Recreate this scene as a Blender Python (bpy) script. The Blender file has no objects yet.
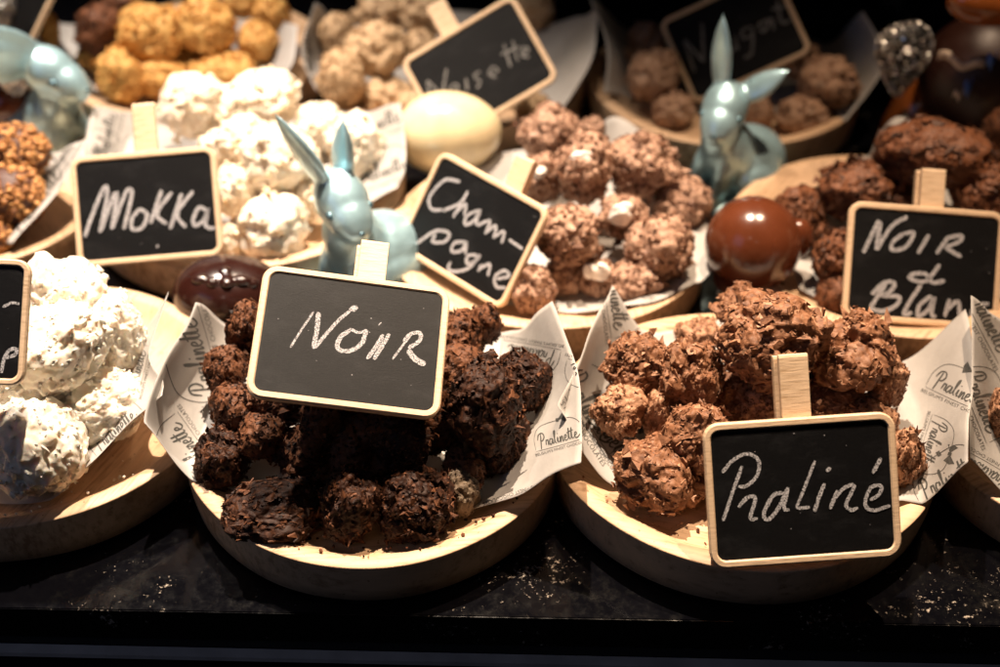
import bpy, bmesh, math, random
import numpy as np
from mathutils import Vector, Matrix
from mathutils.bvhtree import BVHTree

random.seed(7)
sc = bpy.context.scene
COL = sc.collection
R = math.radians

# ------------------------------------------------------------------ camera model
F = 1400.0; PITCH = R(37.5); CZ = 0.495
CAM = np.array([0, 0, CZ])
FWD = np.array([0, math.cos(PITCH), -math.sin(PITCH)])
UP = np.array([0, math.sin(PITCH), math.cos(PITCH)])
RT = np.array([1.0, 0, 0])
FLOOR = 0.0185      # wood surface inside a tray
RIM = 0.027

def ray(u, v):
    return FWD + (u-500)/F*RT + (333.5-v)/F*UP
def at(u, v, z):
    r = ray(u, v); return CAM + r*((z-CZ)/r[2])
def depth(P):
    return float((np.array(P)-CAM) @ FWD)

# ------------------------------------------------------------------ materials
def new_mat(name):
    m = bpy.data.materials.new(name); m.use_nodes = True
    nt = m.node_tree; b = nt.nodes['Principled BSDF']
    return m, nt, b
def N(nt, t, **kw):
    n = nt.nodes.new(t)
    for k, v in kw.items():
        if k.startswith('i_'):
            key = k[2:]
            n.inputs[int(key) if key.isdigit() else key.replace('_', ' ')].default_value = v
        else: setattr(n, k, v)
    return n
def L(nt, a, b): nt.links.new(a, b)
def ramp(nt, stops, fac=None):
    r = nt.nodes.new('ShaderNodeValToRGB')
    el = r.color_ramp.elements
    while len(el) < len(stops): el.new(0.5)
    for e, (p, c) in zip(el, stops):
        e.position = p; e.color = (*c, 1) if len(c) == 3 else c
    if fac is not None: L(nt, fac, r.inputs[0])
    return r
def coords(nt, scale=(1, 1, 1)):
    tc = N(nt, 'ShaderNodeTexCoord'); mp = N(nt, 'ShaderNodeMapping')
    mp.inputs['Scale'].default_value = scale
    L(nt, tc.outputs['Object'], mp.inputs['Vector']); return mp.outputs[0]
def bump(nt, b, h, strength=.5, dist=.001):
    n = N(nt, 'ShaderNodeBump'); n.inputs['Strength'].default_value = strength
    n.inputs['Distance'].default_value = dist
    L(nt, h, n.inputs['Height']); L(nt, n.outputs[0], b.inputs['Normal']); return n
def noise(nt, vec, scale, detail=4, rough=.6):
    n = N(nt, 'ShaderNodeTexNoise'); n.inputs['Scale'].default_value = scale
    n.inputs['Detail'].default_value = detail; n.inputs['Roughness'].default_value = rough
    L(nt, vec, n.inputs['Vector']); return n.outputs[0]

def wood_mat(name, light, dark, grain=(12, 160, 160), speck=True, rough=.55):
    m, nt, b = new_mat(name)
    v = coords(nt, grain)
    g = noise(nt, v, 3.0, 5, .65)
    v2 = coords(nt, (1, 1, 1))
    g2 = noise(nt, v2, 35, 3, .6)
    mix = N(nt, 'ShaderNodeMath', operation='ADD'); sc_ = N(nt, 'ShaderNodeMath', operation='MULTIPLY')
    L(nt, g2, sc_.inputs[0]); sc_.inputs[1].default_value = .6
    L(nt, g, mix.inputs[0]); L(nt, sc_.outputs[0], mix.inputs[1])
    r = ramp(nt, [(.55, dark), (.78, light), (1.0, tuple(min(1, c*1.12) for c in light))], mix.outputs[0])
    col = r.outputs[0]
    if speck:
        s = noise(nt, v2, 420, 2, .5)
        rs = ramp(nt, [(.70, (1, 1, 1)), (.74, (.35, .25, .17))], s)
        s2 = noise(nt, v2, 60, 3, .7)
        rs2 = ramp(nt, [(.66, (1, 1, 1)), (.78, (.55, .42, .3))], s2)
        mm = N(nt, 'ShaderNodeMix', data_type='RGBA', blend_type='MULTIPLY'); mm.inputs[0].default_value = .8
        L(nt, col, mm.inputs[6]); L(nt, rs.outputs[0], mm.inputs[7])
        m2 = N(nt, 'ShaderNodeMix', data_type='RGBA', blend_type='MULTIPLY'); m2.inputs[0].default_value = .8
        L(nt, mm.outputs[2], m2.inputs[6]); L(nt, rs2.outputs[0], m2.inputs[7])
        col = m2.outputs[2]
    L(nt, col, b.inputs['Base Color'])
    b.inputs['Roughness'].default_value = rough
    bump(nt, b, g, .35, .0006)
    return m

def choc_mat(name, c1, c2, c3, rough=.55, spec=.35, noise_scale=260, dust=None, sss=0):
    """flaky chocolate: every flake is an island with its own shade of the same chocolate"""
    m, nt, b = new_mat(name)
    geo = N(nt, 'ShaderNodeNewGeometry')
    v = coords(nt)
    n1 = noise(nt, v, noise_scale, 5, .7)
    add = N(nt, 'ShaderNodeMath', operation='ADD')
    ml = N(nt, 'ShaderNodeMath', operation='MULTIPLY'); ml.inputs[1].default_value = .45
    L(nt, geo.outputs['Random Per Island'], ml.inputs[0])
    L(nt, n1, add.inputs[0]); L(nt, ml.outputs[0], add.inputs[1])
    r = ramp(nt, [(.42, c1), (.68, c2), (.98, c3)], add.outputs[0])
    col = r.outputs[0]
    if dust:
        n2 = noise(nt, v, 110, 4, .6)
        rd = ramp(nt, [(dust[1], (0, 0, 0)), (dust[1]+.13, (1, 1, 1))], n2)
        mx = N(nt, 'ShaderNodeMix', data_type='RGBA')
        L(nt, rd.outputs[0], mx.inputs[0]); L(nt, col, mx.inputs[6]); mx.inputs[7].default_value = (*dust[0], 1)
        col = mx.outputs[2]
    L(nt, col, b.inputs['Base Color'])
    b.inputs['Roughness'].default_value = rough
    b.inputs['Specular IOR Level'].default_value = spec
    if sss:
        b.inputs['Subsurface Weight'].default_value = sss
        b.inputs['Subsurface Radius'].default_value = (1, .7, .5)
        b.inputs['Subsurface Scale'].default_value = .005
    n3 = noise(nt, v, noise_scale*3, 3, .7)
    bump(nt, b, n3, .6, .0005)
    return m

M = {}
M['wood'] = wood_mat('tray_wood', (.60, .40, .245), (.33, .195, .105), (14, 150, 60))
M['pine'] = wood_mat('sign_wood', (.68, .49, .32), (.50, .33, .19), (40, 300, 300), speck=False, rough=.5)
M['noir'] = choc_mat('dark_chocolate_flakes', (.006, .002, .001), (.028, .0090, .0038), (.15, .058, .026), .6, .22)
M['praline'] = choc_mat('milk_chocolate_flakes', (.075, .027, .012), (.22, .096, .047), (.43, .235, .14), .55, .3)
M['mixed'] = choc_mat('dark_milk_flakes', (.022, .0075, .0035), (.070, .024, .010), (.19, .072, .032), .55, .3)
M['champagne'] = choc_mat('dusted_pink_chocolate', (.045, .016, .0075), (.155, .066, .033), (.42, .26, .18), .6, .3, 240, dust=((.56, .37, .30), .60))
M['white'] = choc_mat('white_coconut', (.78, .66, .50), (.84, .76, .64), (.9, .85, .76), .6, .3, 200, sss=.45)
M['mokka'] = choc_mat('mocha_white_chocolate', (.58, .38, .20), (.76, .60, .42), (.86, .77, .64), .6, .3, 160, sss=.25)
M['gold'] = choc_mat('golden_crisp', (.26, .085, .012), (.50, .205, .035), (.68, .40, .13), .6, .3, 200)
M['nut'] = choc_mat('hazelnut_crunch', (.16, .08, .035), (.38, .23, .115), (.58, .41, .25), .6, .3, 220)
M['nougat'] = choc_mat('nougat_choc', (.10, .045, .022), (.24, .12, .065), (.42, .26, .17), .6, .3, 200, dust=((.5, .38, .3), .60))
M['crunch'] = choc_mat('caramel_nut_grains', (.10, .035, .012), (.40, .17, .05), (.62, .33, .12), .5, .4, 180)
M['crunch_base'] = choc_mat('dark_choc_under_nuts', (.03, .012, .008), (.05, .02, .012), (.08, .03, .02), .5, .4)

def gloss(name, col, rough, metallic=0, coat=0, wave=0, spec=.5):
    m, nt, b = new_mat(name)
    v = coords(nt)
    n = noise(nt, v, 60, 3, .5)
    r = ramp(nt, [(.3, tuple(c*.85 for c in col)), (.7, tuple(min(1, c*1.1) for c in col))], n)
    L(nt, r.outputs[0], b.inputs['Base Color'])
    rr = ramp(nt, [(.3, (rough*.8,)*3), (.7, (min(1, rough*1.25),)*3)], n)
    L(nt, rr.outputs[0], b.inputs['Roughness'])
    b.inputs['Metallic'].default_value = metallic
    b.inputs['Coat Weight'].default_value = coat
    b.inputs['Specular IOR Level'].default_value = spec
    n2 = noise(nt, v, 140, 4, .6)
    bump(nt, b, n2, .16+wave, .0006)
    return m
M['foil'] = gloss('blue_pearl_foil', (.42, .64, .72), .34, .55, .3)
M['foil_dark'] = gloss('embossed_foil_line', (.10, .18, .22), .4, .6)
M['figure'] = gloss('dull_dark_chocolate', (.030, .009, .005), .42)
M['cream_egg'] = gloss('cream_white_chocolate', (.82, .66, .40), .22, 0, .2)
M['milk_gloss'] = gloss('glossy_milk_chocolate', (.105, .028, .011), .22, 0, .3)
M['dark_gloss'] = gloss('glossy_dark_chocolate', (.022, .006, .0042), .22, 0, .3)
M['amber_gloss'] = gloss('glossy_caramel_chocolate', (.25, .070, .015), .2, 0, .3)
M['glitter'] = gloss('silver_glitter', (.85, .82, .78), .32, 1.0)
M['bag'] = gloss('dark_glitter_cloth', (.012, .011, .010), .6)
M['ribbon_blue'] = gloss('blue_ribbon', (.10, .22, .6), .35)
M['ribbon_white'] = gloss('cream_ribbon', (.7, .55, .42), .4)
M['steel'] = gloss('brushed_steel', (.55, .53, .52), .5, .1)
M['wire'] = gloss('spring_wire', (.5, .48, .45), .25, 1)
M['ganache'] = choc_mat('bitten_filling', (.035, .02, .012), (.075, .046, .028), (.14, .10, .065), .6, .3, 300)
M['icing'] = choc_mat('white_icing', (.8, .66, .52), (.88, .78, .68), (.9, .85, .8), .5, .4, 200)

m, nt, b = new_mat('blackboard'); v = coords(nt, (1, 7, 1))
n = noise(nt, v, 700, 4, .7)
r = ramp(nt, [(.3, (.0015, .0015, .002)), (.7, (.006, .0058, .0062))], n)
n_s = noise(nt, coords(nt, (1, 2.2, 1)), 30, 6, .7)
rs = ramp(nt, [(.50, (0, 0, 0)), (.72, (.020, .020, .021))], n_s)
mx = N(nt, 'ShaderNodeMix', data_type='RGBA', blend_type='ADD'); mx.inputs[0].default_value = .5
L(nt, r.outputs[0], mx.inputs[6]); L(nt, rs.outputs[0], mx.inputs[7])
L(nt, mx.outputs[2], b.inputs['Base Color']); b.inputs['Roughness'].default_value = .5
b.inputs['Specular IOR Level'].default_value = .17
bump(nt, b, n, .4, .0003); M['board'] = m

m, nt, b = new_mat('chalk'); v = coords(nt)
n = noise(nt, v, 1500, 3, .7)
r = ramp(nt, [(.40, (.03, .03, .033)), (.50, (.36, .35, .36)), (.66, (.66, .64, .66))], n)
L(nt, r.outputs[0], b.inputs['Base Color']); b.inputs['Roughness'].default_value = .95
b.inputs['Specular IOR Level'].default_value = .1; M['chalk'] = m
m, nt, b = new_mat('faint_chalk'); v = coords(nt)
n = noise(nt, v, 1100, 3, .7)
r = ramp(nt, [(.42, (.02, .02, .02)), (.62, (.30, .29, .28))], n)
L(nt, r.outputs[0], b.inputs['Base Color']); b.inputs['Roughness'].default_value = .95; M['faint_chalk'] = m

m, nt, b = new_mat('greaseproof_paper'); v = coords(nt)
n = noise(nt, v, 30, 5, .6)
r = ramp(nt, [(.3, (.49, .465, .44)), (.7, (.62, .595, .57))], n)
L(nt, r.outputs[0], b.inputs['Base Color']); b.inputs['Roughness'].default_value = .6
tr = N(nt, 'ShaderNodeBsdfTranslucent'); L(nt, r.outputs[0], tr.inputs[0])
ms = N(nt, 'ShaderNodeMixShader'); ms.inputs[0].default_value = .30
L(nt, b.outputs[0], ms.inputs[1]); L(nt, tr.outputs[0], ms.inputs[2])
L(nt, ms.outputs[0], nt.nodes['Material Output'].inputs['Surface'])
bump(nt, b, noise(nt, v, 90, 4, .6), .4, .001); M['paper'] = m
m, nt, b = new_mat('printed_ink')
n = noise(nt, coords(nt), 900, 2, .5)
r = ramp(nt, [(.3, (.035, .035, .033)), (.7, (.09, .088, .08))], n)
L(nt, r.outputs[0], b.inputs['Base Color']); b.inputs['Roughness'].default_value = .7; M['ink'] = m

m, nt, b = new_mat('black_marble'); v = coords(nt)
n1 = noise(nt, v, 26, 8, .72); n2 = noise(nt, v, 170, 4, .7); n3 = noise(nt, v, 11, 3, .6)
a = N(nt, 'ShaderNodeMath', operation='MULTIPLY'); L(nt, n1, a.inputs[0]); L(nt, n2, a.inputs[1])
a2 = N(nt, 'ShaderNodeMath', operation='MULTIPLY'); L(nt, a.outputs[0], a2.inputs[0]); L(nt, n3, a2.inputs[1])
r = ramp(nt, [(.13, (.002, .002, .003)), (.19, (.005, .0048, .005)), (.235, (.018, .016, .014)), (.28, (.16, .14, .12))], a2.outputs[0])
fk = noise(nt, v, 330, 3, .75); mk = noise(nt, v, 17, 4, .7)
fm = N(nt, 'ShaderNodeMath', operation='MULTIPLY'); L(nt, fk, fm.inputs[0]); L(nt, mk, fm.inputs[1])
rf = ramp(nt, [(.35, (0, 0, 0)), (.42, (.40, .34, .28))], fm.outputs[0])
fx = N(nt, 'ShaderNodeMix', data_type='RGBA', blend_type='ADD'); fx.inputs[0].default_value = 1
L(nt, r.outputs[0], fx.inputs[6]); L(nt, rf.outputs[0], fx.inputs[7]); L(nt, fx.outputs[2], b.inputs['Base Color'])
rr = ramp(nt, [(.35, (.06, .06, .06)), (.7, (.16, .16, .16))], n2); L(nt, rr.outputs[0], b.inputs['Roughness'])
bump(nt, b, n2, .05, .0003); M['marble'] = m
m, nt, b = new_mat('dark_backing'); n = noise(nt, coords(nt), 12, 3)
r = ramp(nt, [(.3, (.004, .004, .005)), (.7, (.010, .009, .009))], n); L(nt, r.outputs[0], b.inputs['Base Color'])
b.inputs['Roughness'].default_value = .8; M['dark'] = m

# ------------------------------------------------------------------ object helpers
def mesh_obj(name, verts, faces, mat, parent=None, loc=(0, 0, 0), smooth=False, mats=None, midx=None):
    me = bpy.data.meshes.new(name)
    me.from_pydata([tuple(map(float, p)) for p in verts], [], [tuple(int(i) for i in f) for f in faces])
    for mm in (mats or [mat]): me.materials.append(mm)
    if midx is not None: me.polygons.foreach_set('material_index', np.asarray(midx, dtype=np.int32))
    if smooth: me.polygons.foreach_set('use_smooth', [True]*len(me.polygons))
    me.update()
    o = bpy.data.objects.new(name, me); COL.objects.link(o); o.location = loc
    if parent: o.parent = parent
    return o
def bm_obj(name, bm, mat, parent=None, smooth=False, loc=(0, 0, 0)):
    me = bpy.data.meshes.new(name); bm.to_mesh(me); bm.free(); me.materials.append(mat)
    if smooth: me.polygons.foreach_set('use_smooth', [True]*len(me.polygons))
    o = bpy.data.objects.new(name, me); COL.objects.link(o); o.location = loc
    if parent: o.parent = parent
    return o
def tag(o, label=None, cat=None, group=None, kind=None):
    if label: o['label'] = label
    if cat: o['category'] = cat
    if group: o['group'] = group
    if kind: o['kind'] = kind
    return o
def empty(name, loc=(0, 0, 0)):
    o = bpy.data.objects.new(name, None); COL.objects.link(o); o.location = loc
    o.empty_display_size = .01; return o

# ------------------------------------------------------------------ counter
EDGE_A = at(0, 608, 0); EDGE_B = at(667, 620, 0)
ed = (EDGE_B-EDGE_A); ed /= np.linalg.norm(ed); en = np.array([ed[1], -ed[0], 0])   # en points to the viewer
def box_pts(o, ax, ay, az): return [o+ax*i+ay*j+az*k for k in (0, 1) for j in (0, 1) for i in (0, 1)]
BOXF = [(0, 2, 3, 1), (4, 5, 7, 6), (0, 1, 5, 4), (2, 6, 7, 3), (0, 4, 6, 2), (1, 3, 7, 5)]
o0 = EDGE_A - ed*1.2
bm = bmesh.new()
vs = [bm.verts.new(p) for p in box_pts(o0 + np.array([0, 0, -.02]), ed*3.0, -en*2.4, np.array([0, 0, .02]))]
for f in BOXF: bm.faces.new([vs[i] for i in f])
bmesh.ops.recalc_face_normals(bm, faces=bm.faces)
edges = [e for e in bm.edges if all(((np.array(v.co)-EDGE_A) @ en) > -1e-4 for v in e.verts)]
bmesh.ops.bevel(bm, geom=edges, offset=.0005, segments=2, affect='EDGES')
counter = bm_obj('counter_top', bm, M['marble']); tag(counter, kind='structure')
# recessed dark fascia and the steel rail below the counter
q = mesh_obj('counter_front', box_pts(o0 - en*.002 + np.array([0, 0, -.30]), ed*3.0, -en*.03, np.array([0, 0, .279])), BOXF, M['dark'])
tag(q, kind='structure')
def on_front(u, v, off=0.0):
    r = ray(u, v); t = ((EDGE_A+en*off-CAM) @ en)/(r @ en); return CAM+r*t
ra, rb = on_front(0, 653, .004), on_front(600, 666, .004)
rdir = (rb-ra)/np.linalg.norm(rb-ra)
rail = mesh_obj('steel_rail', box_pts(ra - rdir*.6 + np.array([0, 0, -.0022]), rdir*1.8, -en*.0055, np.array([0, 0, .0026])), BOXF, M['steel'])
tag(rail, 'thin grey metal rail running along under the front edge of the counter', 'rail')
wall = mesh_obj('back_wall', box_pts(np.array([-2.5, 2.1, -.4]), np.array([5., 0, 0]), np.array([0, .03, 0]), np.array([0, 0, 1.6])), BOXF, M['dark'])
tag(wall, kind='structure')

# ------------------------------------------------------------------ wooden trays
def tray(uc, vf, Rr, label, rot=0., hh=RIM):
    fr = at(uc, vf, hh); c = np.array([fr[0], fr[1]+Rr, 0])
    d = math.hypot(c[0], c[1]); 
    prof = [(0, .001), (.80, .001), (.955, .001), (.975, .0025), (.990, .012), (.9985, hh-.0010), (.998, hh-.0004), (.994, hh), (.93, hh+.0002), (.915, hh-.0006),
            (.87, hh-.004), (.80, FLOOR+.0006), (.70, FLOOR-.0003), (.35, FLOOR-.0005), (0, FLOOR-.0005)]
    n = 128; verts = []; faces = []
    rnd = random.Random(label); ph = [rnd.uniform(0, 6.28) for _ in range(4)]
    for (r_, z_) in prof:
        for k in range(n):
            a = 2*math.pi*k/n
            w = 1+.004*math.sin(2*a+ph[0])+.0025*math.sin(5*a+ph[1])+.0015*math.sin(9*a+ph[2])
            zz = z_ + (.0007*math.sin(3*a+ph[3]) if z_ > .02 else 0)
            verts.append((r_*Rr*w*math.cos(a), r_*Rr*w*math.sin(a), zz))
    for i in range(len(prof)-1):
        for k in range(n):
            k2 = (k+1) % n
            faces.append((i*n+k, i*n+k2, (i+1)*n+k2, (i+1)*n+k))
    o = mesh_obj('wooden_tray', verts, faces, M['wood'], loc=c, smooth=True)
    bmm = bmesh.new(); bmm.from_mesh(o.data); bmesh.ops.remove_doubles(bmm, verts=bmm.verts, dist=1e-6); bmm.to_mesh(o.data); bmm.free()
    # grain in world axes differs per tray: rotate the object
    o.rotation_euler.z = rot
    tag(o, label, 'tray', 'round wooden trays')
    return c
T = {}
T['noir'] = tray(360, 567, .0955, 'round pale wooden tray under the darkest truffles and the tilted Noir sign', .1)
T['praline'] = tray(771, 572, .0975, 'round pale wooden tray carrying the Praliné sign and milk chocolate truffles', 2.9)
T['white'] = tray(-21, 530, .0975, 'round pale wooden tray at the front left corner full of snow white rocks', 1.2)
T['mokka'] = tray(222, 271, .102, 'round wooden tray behind the Mokka sign holding creamy rocks', .5)
T['crunch'] = tray(-92, 276, .0975, 'round wooden tray at the far left edge holding nut coated balls', 2.1)
T['champagne'] = tray(553, 330, .0975, 'round wooden tray of pinkish dusted rocks beside the Champagne sign', 1.7)
T['mixed'] = tray(930, 338, .0985, 'round wooden tray partly hidden by the Noir & Blanc sign', .9)
T['nougat'] = tray(742, 146, .0975, 'round wooden tray in the dim back behind the standing blue rabbit, under the Nougat sign', .2)
T['nut'] = tray(450, 133, .0975, 'round wooden tray at the back behind the cream egg with tan nut rocks', 2.5)
T['gold'] = tray(170, 118, .0975, 'round wooden tray at the back left with golden orange rocks', .0)
T['right'] = tray(1184, 556, .0975, 'round wooden tray at the right edge, almost out of view under printed paper', .4)
print({k: [round(float(x), 3) for x in c[:2]] for k, c in T.items()})

# ------------------------------------------------------------------ chocolates
_ico = {}
def ico(level):
    if level not in _ico:
        bm = bmesh.new(); bmesh.ops.create_icosphere(bm, subdivisions=level, radius=1)
        _ico[level] = (np.array([v.co[:] for v in bm.verts]), np.array([[v.index for v in f.verts] for f in bm.faces])); bm.free()
    return _ico[level]
def rdir(rng, n):
    a = rng.normal(size=(n, 3)); return a/np.linalg.norm(a, axis=1)[:, None]
def wav(rng, P, freq, n=10):
    K = rdir(rng, n)*freq*rng.uniform(.6, 1.4, (n, 1)); ph = rng.uniform(0, 6.28, n)
    return np.cos(P @ K.T + ph).sum(1)/math.sqrt(n)
KIND = {  # plates: cells, amplitude; bumps: count, amplitude, size; flakes: number, size; nuggets: number, size
 'flaky':   dict(low=.14, mid=.06, plates=[(22, .10), (70, .07), (260, .045)], flakes=720, fs=.078, nuggets=120, ns=.04),
 'chunky':  dict(low=.17, mid=.07, plates=[(14, .13), (44, .10), (170, .07)], flakes=760, fs=.082, nuggets=90, ns=.055),
 'crumbly': dict(low=.12, mid=.06, plates=[(40, .08), (150, .07)], flakes=260, fs=.09, nuggets=260, ns=.08),
 'coconut': dict(low=.09, mid=.04, plates=[(20, .09), (90, .07), (400, .04)], flakes=480, fs=.052, nuggets=60, ns=.05),
 'cluster': dict(low=.08, mid=.04, plates=[(24, .10), (100, .07), (300, .04)], flakes=120, fs=.09, nuggets=45, ns=.10),
 'crisp':   dict(low=.09, mid=.05, plates=[(40, .06), (160, .05)], flakes=60, fs=.1, nuggets=240, ns=.085),
 'nutty':   dict(low=.04, mid=.02, plates=[(60, .02)], flakes=0, fs=.1, nuggets=430, ns=.105),
}
def rock_mesh(rng, kind, level, rad, rot=0., fl=1.0, taper=0.):
    k = KIND[kind]; d, faces = ico(level)
    def radius(D):
        rr = 1 + k['low']*wav(np.random.default_rng(s1), D, 1.9) + k['mid']*wav(np.random.default_rng(s2), D, 4.5)
        return rr
    s1, s2 = rng.integers(1 << 30), rng.integers(1 << 30)
    r = radius(d); disp = np.zeros(len(d)); 
    warp = d + .05*np.stack([wav(rng, d, 9, 6) for _ in range(3)], 1)
    for (nc, amp) in k['plates']:
        c = rdir(rng, nc); dots = warp @ c.T; i = dots.argmax(1)
        off = rng.uniform(-.5, .5, nc)*amp; tilt = rng.normal(size=(nc, 3))*amp*1.0*math.sqrt(nc)/4
        disp += off[i] + ((d-c[i])*tilt[i]).sum(1)
    if kind in ('coconut', 'cluster', 'crisp', 'crumbly'):
        c = rdir(rng, 46); dots = (warp/np.linalg.norm(warp, axis=1)[:, None]) @ c.T
        ang = np.arccos(np.clip(dots.max(1), -1, 1)); disp += .10*np.sqrt(np.clip(1-(ang/.36)**2, 0, 1)) - .05
    for _ in range(2 if level > 5 else 1):      # round the plate edges a little
        acc = np.zeros(len(d)); cnt = np.zeros(len(d))
        for a_, b_ in ((0, 1), (1, 2), (2, 0)):
            np.add.at(acc, faces[:, a_], disp[faces[:, b_]]); np.add.at(cnt, faces[:, a_], 1)
        disp = .35*disp + .65*acc/cnt
    disp += .012*wav(rng, d, 40, 14)
    V = d*(r+disp)[:, None]
    base_r = r+disp
    parts_v = [V]; parts_f = [faces.tolist()]; base = len(V); fl_idx = [0]*len(faces)
    def surf(n):
        idx = rng.integers(0, len(d), n); return d[idx], base_r[idx]
    nf = int(k['flakes']*fl)
    if nf:
        c, rr = surf(nf); fv = []; ff = []
        for j in range(nf):
            n_ = c[j]; t = np.cross(n_, rng.normal(size=3)); t /= np.linalg.norm(t); b_ = np.cross(n_, t)
            ti = rng.normal()*.20; n2 = n_*math.cos(ti)+t*math.sin(ti); t2 = t*math.cos(ti)-n_*math.sin(ti)
            s = k['fs']*min(2.6, math.exp(rng.normal()*.55)); asp = rng.uniform(.35, .95); m_ = rng.integers(4, 7)
            ang = np.sort(rng.uniform(0, 6.28, m_)) if m_ > 4 else np.array([.4, 1.9, 3.6, 5.1])+rng.normal(size=4)*.25
            rad_ = s*rng.uniform(.7, 1.1, m_); th = .012+.02*rng.random(); cen = n_*(rr[j]+.004+.014*rng.random())
            curl = rng.normal()*.8
            top = []
            for a_, q_ in zip(ang, rad_):
                x_, y_ = q_*math.cos(a_), q_*math.sin(a_)*asp
                top.append(cen + t2*x_ + b_*y_ + n2*(curl*x_*x_/max(s, .01)))
            top = np.array(top); bot = top - n2*th*1.6
            fv += [top, bot]; 
            ff.append([base+i for i in range(m_)]); ff.append([base+m_+i for i in range(m_-1, -1, -1)])
            for i in range(m_):
                i2 = (i+1) % m_; ff.append([base+i, base+m_+i, base+m_+i2, base+i2])
            base += 2*m_
        parts_v += fv; parts_f.append(ff); fl_idx += [0]*len(ff)
    nn = k['nuggets']
    if nn:
        iv, iff = ico(2 if k['ns'] > .09 else 1); c, rr = surf(nn); ff = []
        for j in range(nn):
            s = k['ns']*rng.uniform(.5, 1.3)
            S = np.diag(rng.uniform(.6, 1.2, 3)*s); Q, _ = np.linalg.qr(rng.normal(size=(3, 3)))
            vv = (iv*(1+.18*wav(rng, iv, 3, 4))[:, None]) @ S @ Q + c[j]*(rr[j]+s*.15)
            parts_v.append(vv); ff += (iff+base).tolist(); base += len(iv)
        parts_f.append(ff); fl_idx += [1 if kind == 'nutty' else 0]*len(ff)
    V = np.concatenate(parts_v)
    if taper: V[:, 0] *= 1+taper*V[:, 2]
    V = V*np.array(rad)
    if rot:
        Rm = np.array(Matrix.Rotation(rot, 3, Vector(-FWD))); V = V @ Rm.T
    return V, [f for p in parts_f for f in p], fl_idx

placed = []
def choc(u, v, rx, ry, lay, kind, mat, name, label, cat, group, seed, level=5, rot=0, fl=1.0, extra=None, taper=0):
    kk = {'praline': .98, 'white': 1.08, 'mokka': .97, 'gold': .93, 'champagne': .96}.get(mat, 1.0); rx *= kk; ry *= kk
    z = FLOOR + .012 + lay*.027
    for _ in range(3):
        P = at(u, v, z); dd = depth(P); a = rx*dd/F; c = ry*dd/F
        z = FLOOR + c*.82 + lay*.024
    P = at(u, v, z); dd = depth(P); a = rx*dd/F*1.01; c = ry*dd/F*1.01
    rng = np.random.default_rng(seed)
    b = (a+c)/2 if ry <= rx else min(c, a*1.1)
    V, Fc, mi = rock_mesh(rng, kind, level, (a, b, c), R(rot), fl, taper)
    mats = [M[mat]]
    if kind == 'nutty': mats = [M['crunch_base'], M['crunch']]
    o = mesh_obj(name, V, Fc, M[mat], loc=P, mats=mats, midx=mi if kind == 'nutty' else None, smooth=(kind in ('coconut', 'cluster', 'crisp', 'nutty')))
    tag(o, label, cat, group); placed.append((o, P, a, c)); return o

g = 'dark flaked truffles on the Noir tray'; nm = ('chocolate_truffle', 'truffle')
noir = [
 (245, 412, 0, 0, 0, 0, None)]
NOIR = [
 (222, 462, 26, 32, 0, 8, 'round dark truffle leaning on the paper at the left end of the Noir tray'),
 (243, 449, 11, 10, .5, 0, 'smallest dark crumb of truffle stuck beside the leftmost Noir truffle'),
 (275, 509, 46, 28, 0, 6, 'long low dark truffle lying sideways at the front left of the Noir tray'),
 (351, 504, 32, 41, 0, 4, 'tall dark truffle at the front middle of the Noir tray'),
 (414, 508, 38, 38, 0, 0, 'round dark truffle at the front, right of the tall one on the Noir tray'),
 (464, 468, 23, 22, .35, 0, 'broken dark truffle on the right of the Noir tray with its pale filling showing below'),
 (404, 446, 27, 22, .8, 0, 'dark truffle whose top catches light just below the bottom edge of the Noir sign'),
 (482, 400, 39, 50, 1, 0, 'largest dark truffle, right against the right edge of the Noir sign'),
 (500, 445, 28, 32, .2, 0, 'shaded dark truffle underneath the largest one beside the Noir sign'),
 (524, 384, 26, 31, .9, 25, 'dark truffle with a smooth broken shell edge, farthest right on the Noir tray'),
 (485, 327, 16, 23, 1.1, 0, 'small dark truffle peeking over the top right corner of the Noir sign'),
 (461, 336, 22, 26, 1.1, 0, 'dark truffle touching the upper right edge of the Noir sign'),
 (224, 370, 21, 23, 1, 0, 'dark truffle at the upper left of the heap next to the printed paper bow tie'),
 (237, 408, 26, 30, .6, 0, 'dark truffle half hidden behind the lower left corner of the Noir sign'),
 (249, 338, 20, 32, 1.2, 0, 'tall dark truffle behind the upper left corner of the Noir sign'),
 (300, 452, 32, 28, .4, 0, 'black looking truffle in the shadow at the left under the Noir sign'),
 (352, 440, 30, 30, .5, 0, 'black looking truffle in the deep shadow right below the Noir sign middle'),
 (285, 400, 32, 28, 1, 0, 'shadowed truffle propping up the lower left of the Noir sign'),
 (350, 400, 34, 28, .9, 0, 'shadowed truffle under the middle of the Noir sign'),
 (415, 405, 32, 28, .9, 0, 'shadowed truffle under the lower right of the Noir sign'),
 (262, 436, 24, 24, .7, 0, 'truffle in half shade right of the tiny stuck crumb, lower left of the Noir sign'),
 (318, 468, 22, 22, .1, 0, 'black looking truffle behind the long low one on the Noir tray'),
 (384, 462, 24, 24, .1, 0, 'black looking truffle between and behind the two front middle ones, Noir tray'),
 (440, 425, 26, 26, .7, 0, 'black looking truffle below the lower right corner of the Noir sign'),
 (325, 425, 28, 26, .9, 0, 'black looking truffle tight under the bottom edge of the Noir sign'),
 (385, 430, 20, 18, 1, 0, 'black looking truffle touching the middle of the lower edge of the Noir sign'),
 (455, 370, 26, 26, .9, 0, 'truffle mostly hidden behind the right side of the Noir sign'),
]
for i, (u, v, rx, ry, la, ro, lb) in enumerate(NOIR):
    choc(u, v, rx, ry, la, 'flaky', 'noir', nm[0], lb, nm[1], g, 100+i, 6 if rx > 25 and i < 10 else 5, ro)
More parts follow.
